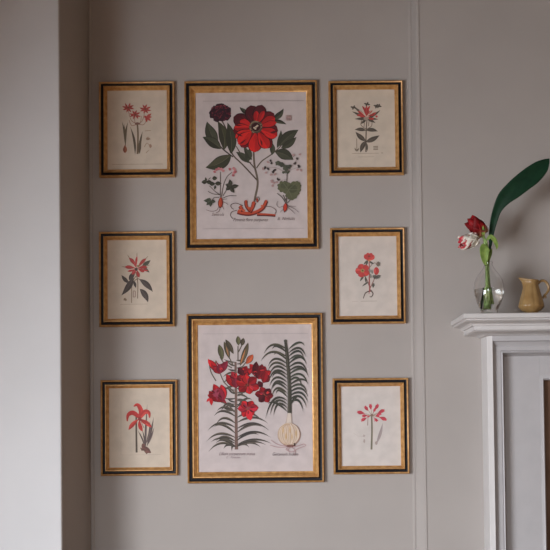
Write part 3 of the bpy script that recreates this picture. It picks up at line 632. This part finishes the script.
# ------------------------------------------------------------------ chimneypiece
xl = at(482.4, 420, YB).x                        # outer side of the left leg
YS = YB - 0.12                                   # front of the legs
OV, OX = 0.118, 1.25                               # overhang of the shelf at its end; the front stands further out
ZT = at(470, 313.2, YS - OV * OX).z                   # top of the shelf
WM = 1.52; xr = xl + WM; xm = (xl + xr) / 2
mant = tag(empty('fireplace_surround', (xm, YB, 0)), 'off-white painted chimneypiece with a moulded shelf on the right', 'fireplace surround')
def mp(name, V, Fc, m=None, **k):
    V = [Vector(v) - Vector((xm, YB, 0)) for v in V]
    return mesh_obj(name, V, Fc, m or M['mantel'], mant, **k)
k = px(YS - .06)
# shelf and bed moulding: profile as overhang (o), drop below the top (d)
prof = [(0.0, 0.0), (OV - .002, 0.0), (OV, .003), (OV, .017), (OV - .003, .0195), (OV - .010, .0205), (OV - .010, .0225), (OV - .007, .025), (OV - .010, .0275), (OV - .022, .029), (OV - .034, .031), (OV - .040, .036), (OV - .042, .041),
        (OV - .050, .0415), (OV - .050, .055), (OV - .052, .0565), (OV - .049, .059), (OV - .053, .0612), (OV - .070, .0618), (OV - .088, .0635), (OV - .100, .067), (OV - .104, .0705), (0.0, .071)]
rows = []
for o_, d_ in prof:
    rows.append([(xl - o_, YB, ZT - d_), (xl - o_, YS - o_ * OX, ZT - d_), (xr + o_, YS - o_ * OX, ZT - d_), (xr + o_, YB, ZT - d_)])
V, Fc = sweep(rows, False, False)
n = len(V); V += [(xl, YB, ZT), (xr, YB, ZT)]
Fc += [(0, 1, 2, 3)]
m_ = len(prof)
Fc += [tuple(4 * i for i in range(m_)), tuple(4 * i + 3 for i in reversed(range(m_))), (4 * (m_ - 1), 4 * (m_ - 1) + 3, 4 * (m_ - 1) + 2, 4 * (m_ - 1) + 1)]
V = V[:n]
mp('shelf', V, Fc, smooth=28)
# leg stiles with a quirk down the side, and the frieze rail
zfr = at(494, 341, YS).z; xs = at(493.8, 420, YS).x; sw = xs - xl
ztop = ZT - .0705
def stile(x0, sgn):
    pr = [(0, 0), (0, -.055), (sw * .22, -.090), (sw * .34, -.092), (sw * .34, -.096), (sw * .26, -.099), (sw * .34, -.103), (sw * .85, -.1185), (sw * .93, -.12), (sw, -.12), (sw, 0)]
    pts = [(x0 + sgn * a, YB + b) for a, b in pr]
    V = [(a, b, z) for z in (0, ztop) for a, b in pts]; n = len(pts)
    return V, [(i, (i + 1) % n, n + (i + 1) % n, n + i) for i in range(n)] + [tuple(range(n)), tuple(range(n, 2 * n))]
mp('leg', *stile(xl, 1), smooth=40); mp('leg', *stile(xr, -1), smooth=40)
v, f = box(xl + sw, xr - sw, YB, YS, zfr, ztop); mp('frieze', v, f, M['slip'])  # shelf's shadow put into the frieze colour by using the greyer coat
# stepped moulding framing the slips; profile as inset t from the stile, depth back q
q_ = px(YS)
tp = [(0, .0), (0, .004), (.6 * q_, .010), (2.8 * q_, .018), (4.9 * q_, .022), (5.2 * q_, .0205), (9.2 * q_, .0205), (9.6 * q_, .024), (10.2 * q_, .0215), (11.0 * q_, .0195), (11.7 * q_, .0225), (12.2 * q_, .045), (14.4 * q_, .062), (14.6 * q_, .10), (0, .10)]
rows = [[(xs + t, YS + d, 0), (xs + t, YS + d, zfr - t), (xr - sw - t, YS + d, zfr - t), (xr - sw - t, YS + d, 0)] for t, d in tp]
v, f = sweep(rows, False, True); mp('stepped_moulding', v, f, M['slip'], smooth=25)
# flat slips round the opening
xp = xs + 14.4 * q_; yp = YS + .062; zp = zfr - 14.4 * q_
xo = at(543.2, 450, yp).x; zo = at(545, 377.6, yp).z
rgt = 2 * xm
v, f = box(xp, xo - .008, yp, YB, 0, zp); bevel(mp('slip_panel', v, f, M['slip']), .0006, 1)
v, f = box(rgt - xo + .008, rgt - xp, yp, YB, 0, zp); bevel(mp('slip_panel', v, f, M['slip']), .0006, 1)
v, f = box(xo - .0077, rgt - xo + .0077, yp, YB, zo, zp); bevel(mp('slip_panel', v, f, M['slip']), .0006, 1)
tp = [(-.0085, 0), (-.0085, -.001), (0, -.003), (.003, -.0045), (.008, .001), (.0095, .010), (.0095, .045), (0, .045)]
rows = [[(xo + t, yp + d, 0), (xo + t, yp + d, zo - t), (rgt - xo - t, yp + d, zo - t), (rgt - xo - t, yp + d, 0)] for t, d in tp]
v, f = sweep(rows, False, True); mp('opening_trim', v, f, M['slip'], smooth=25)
v, f = box(xo + .005, rgt - xo - .005, yp + .03, YB, 0, zo - .005); tag(mp('fire_lining', v, f, M['brick']), 'brown clay lining')

# ------------------------------------------------------------------ vase, water, flowers
YV = YS - OV * OX + .085
kv = px(YV)
cv = at(489, 300, YV)
vase_c = Vector((cv.x, YV, ZT))
zb = at(489, 300, YV).z
def zz(v): return at(489, v, YV).z - ZT
oprof = [(6.2, None), (7.6, .0008), (8.2, .004)]
outer = [(.0001, .0), (6.4 * kv, .0), (7.6 * kv, .001), (8.1 * kv, .004)]
for r_, v_ in ((9.0, 309.5), (10.8, 305.5), (13.0, 300.5), (14.5, 295.5), (15.1, 290.5), (14.9, 286), (13.9, 281.5), (12.0, 277), (9.3, 273), (6.5, 269.5), (4.7, 266.5), (4.1, 264), (4.5, 262)):
    outer.append((r_ * kv, zz(v_)))
outer = [tuple(p) for p in cat(outer, 4)]
th = .0016
inner = [(max(.0001, r - th), max(z, .006)) for r, z in outer if z >= 0.004]
prof = outer + [(outer[-1][0] - th * .5, outer[-1][1] + .0006)] + list(reversed(inner)) + [(.0001, .006)]
v, f = lathe(prof, 56)
mesh_obj('vase', v, f, M['glass'], loc=vase_c, smooth=60)
tag(bpy.data.objects['vase'], 'clear bulbous glass bud vase half filled with water on the mantel shelf', 'vase')
zw = zz(289.5)
wp = [(.0001, .0063)] + [(r - .0003, z) for r, z in inner if .0063 < z < zw]
wp += [(wp[-1][0], zw), (.0001, zw)]
v, f = lathe(wp, 56)
tag(mesh_obj('water', v, f, M['water'], loc=vase_c, smooth=60), 'clear water filling the lower half of the glass bud vase', 'water', kind='stuff')

def P3(u, v, y): return at(u, v, y)
def tint(o, fn):
    a = o.data.color_attributes.new('tint', 'FLOAT_COLOR', 'POINT')
    for i, vt in enumerate(o.data.vertices): a.data[i].color = (*fn(i), 1)
def petal(parent, base, axis, side, ln, wd, open_, curl, colf, name='petal', ruffle=0.0):
    """cupped petal: rises along axis, bulges to side"""
    axis = axis.normalized(); side = (side - axis * side.dot(axis)).normalized(); tan = axis.cross(side)
    NU, NV = 9, 14; V = []; uv = []
    ph = rnd.uniform(0, 6)
    for j in range(NV + 1):
        t = j / NV
        w = wd * math.sin(PI * (0.06 + 0.94 * t) ** 0.78) ** 0.75 * (1 if t < 1 else .15)
        rad = ln * (.26 * math.sin(PI * min(1, t * .9 + .02)) ** .8 + open_ * t * t)
        for i in range(NU + 1):
            a = i / NU * 2 - 1
            p = axis * (ln * t * (1 - .06 * a * a) - curl * ln * t ** 3) + side * (rad - .38 * wd * a * a * (1 - .4 * t)) + tan * (a * w * .5)
            p += side * ruffle * ln * math.sin(a * 6 + t * 9 + ph) * t + axis * ruffle * ln * math.sin(a * 9 + ph) * t
            V.append(p + base); uv.append((a, t))
    n = NU + 1
    Fc = [(j * n + i, j * n + i + 1, (j + 1) * n + i + 1, (j + 1) * n + i) for j in range(NV) for i in range(NU)]
    o = mesh_obj(name, V, Fc, M['petal'], parent, smooth=80)
    tint(o, lambda i: colf(*uv[i]))
    s_ = o.modifiers.new('thickness', 'SOLIDIFY'); s_.thickness = .0007
    return o
def blade(parent, name, pts, m, fold=.15, y_bow=0.0, th_=.0007, root=Vector((0, 0, 0))):
    """leaf through (u, v, halfwidth in px, y); folded along the midrib"""
    P = cat(pts, 8); V = []; N = 8
    for i, (u, v, w, y) in enumerate(P):
        a, b = P[max(i - 1, 0)], P[min(i + 1, len(P) - 1)]
        dx, dy = b[0] - a[0], b[1] - a[1]; d = math.hypot(dx, dy) or 1
        for j in range(N + 1):
            s_ = j / N * 2 - 1
            V.append(at(u - dy / d * w * s_, v + dx / d * w * s_, y - fold * abs(s_) ** 1.5 * w * kv) - root)
    n = N + 1
    Fc = [(i * n + j, i * n + j + 1, (i + 1) * n + j + 1, (i + 1) * n + j) for i in range(len(P) - 1) for j in range(N)]
    o = mesh_obj(name, V, Fc, m, parent, smooth=80)
    s2 = o.modifiers.new('thickness', 'SOLIDIFY'); s2.thickness = th_
    return o
def stem(parent, name, pts, m, root):
    P = cat(pts, 8)
    v, f = tube([at(u, v_, y) - root for u, v_, r, y in P], [r * kv for u, v_, r, y in P], 10)
    return mesh_obj(name, v, f, m, parent, smooth=60)

# red tulip
rt = at(487, 309, YV); rt = Vector((rt.x, rt.y, rt.z))
red = tag(empty('tulip', rt), 'deep red tulip bloom standing highest of the two flowers in the glass vase', 'flower')
stem(red, 'stem', [(487.6, 309, 3.3, YV - .004), (487.6, 298, 2.9, YV - .004), (487.3, 284, 1.9, YV), (486.6, 268, 1.4, YV), (486.5, 256, 1.4, YV + .002), (485.3, 245, 1.3, YV + .002), (483.5, 236, 1.3, YV)], M['stem'], rt)
b = at(483.2, 235, YV) - rt; ax = (at(470.5, 219, YV - .010) - at(483.2, 235, YV))
ln = 23.5 * kv
def redc(a, t):
    k_ = max(0, 1 - t * 3.0)
    base = (0.24, 0.007, 0.010) if t > .1 else (.3, .05, .02)
    return tuple(x * (1 - k_) + y * k_ for x, y in zip(base, (.42, .22, .12)))
for i in range(6):
    a = i * PI / 3 + .35; sd = Vector((math.cos(a), math.sin(a), .3))
    u_ = ax.normalized(); s1 = Vector((0, -1, 0)); s1 = (s1 - u_ * s1.dot(u_)).normalized(); s2 = u_.cross(s1)
    petal(red, b, ax, s1 * math.cos(a) + s2 * math.sin(a), ln * (1 if i % 2 else .93), ln * .74, .08 if i % 2 else .26, .03, (lambda a, t, q=(.75, 1.25)[i % 2]: tuple(x * q for x in redc(a, t))))
o = blade(red, 'sepal', [(484, 236, 1.0, YV - .016), (482.6, 231, 2.2, YV - .022), (480.6, 226, 2.6, YV - .025), (479.5, 222.5, .3, YV - .026)], M['green'], root=rt)
blade(red, 'leaf', [(487, 240, 1.2, YV - .004), (490.5, 236.5, 2.0, YV - .012), (494.5, 240, 2.2, YV - .018), (496.8, 246, 1.5, YV - .02), (496.4, 249.5, .2, YV - .02)], M['green'], root=rt)
blade(red, 'leaf', [(486, 266, .9, YV - .004), (485, 260, 3.2, YV - .012), (484.4, 253, 4.6, YV - .016), (485.2, 248, 5.2, YV - .017), (486.5, 246.5, 3.5, YV - .017), (487, 246, .5, YV - .017)], M['green'], fold=.3, root=rt)
blade(red, 'leaf', [(487, 265, .8, YV), (488, 259, 2.2, YV + .004), (490, 253, 2.2, YV + .008), (492, 248.5, .3, YV + .01)], M['green'], fold=.3, root=rt)
# white and red parrot tulip
pt = at(491.5, 303, YV)
par = tag(empty('tulip', pt), 'white tulip streaked with red, nodding left over the rim of the glass vase', 'flower')
stem(par, 'stem', [(491.5, 303, 1.2, YV + .008), (489.8, 290, 1.15, YV + .008), (488.8, 276, 1.0, YV + .006), (488.4, 264, .9, YV + .006), (488, 250, 1.0, YV + .008), (486, 241, 1.0, YV), (482, 236.8, 1.0, YV - .004), (477.5, 237, 1.0, YV - .008)], M['stem'], pt)
b = at(476.8, 238, YV - .008) - pt; ax = at(461, 244.0, YV - .020) - at(477.5, 237.5, YV - .008)
def parc(a, t):
    s_ = math.sin(a * 4.2 + t * 4 + math.sin(t * 8) * 1.3) * .5 + .5
    k_ = min(1, max(0, (s_ - .56 + .22 * (t > .8) - .18 * (t < .2)) * 4))
    return tuple(x * (1 - k_) + y * k_ for x, y in zip((.80, .75, .66), (.56, .03, .05)))
for i in range(11):
    a = i * 2 * PI / (6 if i < 6 else 5) + .2 + .4 * (i > 5)
    u_ = ax.normalized(); s1 = Vector((0, -1, 0)); s1 = (s1 - u_ * s1.dot(u_)).normalized(); s2 = u_.cross(s1)
    petal(par, b, ax, s1 * math.cos(a) + s2 * math.sin(a), (20.5 if i < 6 else 17) * kv, (15.5 if i < 6 else 12) * kv, (.16, .30)[i % 2] if i < 6 else -.02, .05, parc, ruffle=.035)
# long dark strap leaf
lf = at(482.5, 309, YV)
dark = tag(empty('strap_leaf', lf), 'long dark green strap leaf rising from the glass vase towards the right', 'leaf')
y0 = YV
stem(dark, 'leaf_stalk', [(482.3, 309, 1.1, y0 + .004), (484.5, 296, 1.0, y0 + .010), (487.6, 276, .9, y0 + .008), (488.7, 262, 1.0, y0 + .010), (490, 247, 1.3, y0 + .012), (490.8, 238, 1.6, y0 + .012)], M['dark_leaf'], lf)
blade(dark, 'blade', [(490.4, 246, 1.3, y0 + .010), (491.4, 234, 2.5, y0 + .008), (493.8, 221, 3.6, y0 + .0), (497.6, 209, 4.6, y0 - .008), (504.5, 198, 7.2, y0 - .016), (513.5, 190, 8.8, y0 - .022), (522.5, 182.5, 9.4, y0 - .026), (532.5, 174.8, 9.4, y0 - .028), (541.5, 167, 7.4, y0 - .028), (546.5, 161.8, 3.8, y0 - .026), (549.3, 158.6, .3, y0 - .024)], M['dark_leaf'], fold=.18, th_=.0009, root=lf)

# ------------------------------------------------------------------ jug
YJ = YS - OV * OX + .062
kj = px(YJ); cj = at(531.3, 300, YJ)
jc = Vector((cj.x, YJ, ZT))
jug = tag(empty('jug', jc), 'small ochre glazed pitcher with faceted body beside the glass vase', 'jug')
def zj(v): return at(531, v, YJ).z - ZT
pf = [(5.6 * kj, 0.0), (6.2 * kj, .002), (6.0 * kj, .006), (9.2 * kj, zj(310.6)), (12.2 * kj, zj(307.6)), (12.6 * kj, zj(305.6)), (11.6 * kj, zj(301)), (9.6 * kj, zj(294)), (8.0 * kj, zj(288)), (7.3 * kj, zj(284.5)), (7.4 * kj, zj(282)), (8.1 * kj, zj(280.2)), (8.0 * kj, zj(279.4))]
pf = [tuple(p) for p in cat(pf, 4)]
inn = [(r - .003, z) for r, z in pf if z > .012]
full = pf + [(pf[-1][0] - .0015, pf[-1][1] + .0012)] + list(reversed(inn)) + [(.0001, inn[0][1])]
ztj = zj(279.4)
def jmod(v):
    r = math.hypot(v.x, v.y); a = math.atan2(v.y, v.x); t = v.z / ztj
    fct = 1 + .05 * abs(math.cos(5 * a)) * (1 if .12 < t < .88 else .35) - .025
    x, y = v.x * fct, v.y * fct; z = v.z
    if t > .74:                                           # pouring lip on the left, rim dips towards the handle
        k_ = (t - .74) / .26; d = max(0, math.cos(a - PI))
        x -= d ** 5 * 4.6 * kj * k_ ** 1.5; y *= 1 - .35 * d ** 2 * k_
        z += kj * k_ * (1.6 * d ** 4 - 1.2 * max(0, math.cos(a)) - .9 * abs(math.sin(a)) ** 3)
    return Vector((x, y, z))
v, f = lathe(full, 80, jmod)
mesh_obj('body', v, f, M['jug'], jug, smooth=35)
hp = [(538.0, 283.6, 1.0), (541.5, 280.8, 1.25), (545.2, 281.3, 1.3), (548.0, 285.0, 1.3), (548.6, 289.5, 1.25), (546.8, 293, 1.15), (544.4, 295.6, 1.25), (543.2, 297.6, 1.0), (540.4, 299.2, 1.0)]
P = cat(hp, 6)
v, f = tube([at(u, w, YJ) - jc for u, w, r in P], [r * kj * 1.05 for u, w, r in P], 12)
mesh_obj('handle', v, f, M['jug'], jug, smooth=60)
v, f = tube([at(u, w, YJ) - jc for u, w, r in cat([(543.6, 295.2, 1), (545.8, 296.8, .9), (545.6, 298.6, .3)], 4)], [r * kj for u, w, r in cat([(543.6, 295.2, 1), (545.8, 296.8, .9), (545.6, 298.6, .3)], 4)], 10)
mesh_obj('thumb_scroll', v, f, M['jug'], jug, smooth=60)

# ------------------------------------------------------------------ light
w = bpy.data.worlds.new('world'); S.world = w; w.use_nodes = True
w.node_tree.nodes['Background'].inputs['Color'].default_value = (1.0, 0.71, 0.48, 1)
w.node_tree.nodes['Background'].inputs['Strength'].default_value = 0.31
def area_light(name, loc, rot, sx, sy, watt, spread):
    ld = bpy.data.lights.new(name, 'AREA'); ld.shape = 'RECTANGLE'; ld.size = sx; ld.size_y = sy
    ld.energy = watt; ld.color = (0.91, 0.96, 1.02); ld.spread = math.radians(spread)
    lo = bpy.data.objects.new(name, ld); COL.objects.link(lo); lo.location = loc; lo.rotation_euler = rot
area_light('window_daylight', (XL - .10, (WY0 + WY1) / 2, (WZ0 + WZ1) / 2), (0, -PI / 2 + math.radians(25), 0), WZ1 - WZ0 - .14, WY1 - WY0 - .12, 245, 180)
area_light('rear_fill_light', ((BX0 + BX1) / 2, YR - .05, (BZ0 + BZ1) / 2), (PI / 2 - math.radians(52), 0, 0), BX1 - BX0 - .1, BZ1 - BZ0 - .3, 120, 126)  # added lamp behind the camera, lifts pier and wall from the front

S.cycles.use_denoising = True
S.cycles.max_bounces = 16; S.cycles.transmission_bounces = 14; S.cycles.transparent_max_bounces = 16
S.view_settings.view_transform = 'Standard'; S.view_settings.look = 'None'
S.view_settings.gamma = 1; S.view_settings.use_curve_mapping = False
S.view_settings.exposure = -0.17
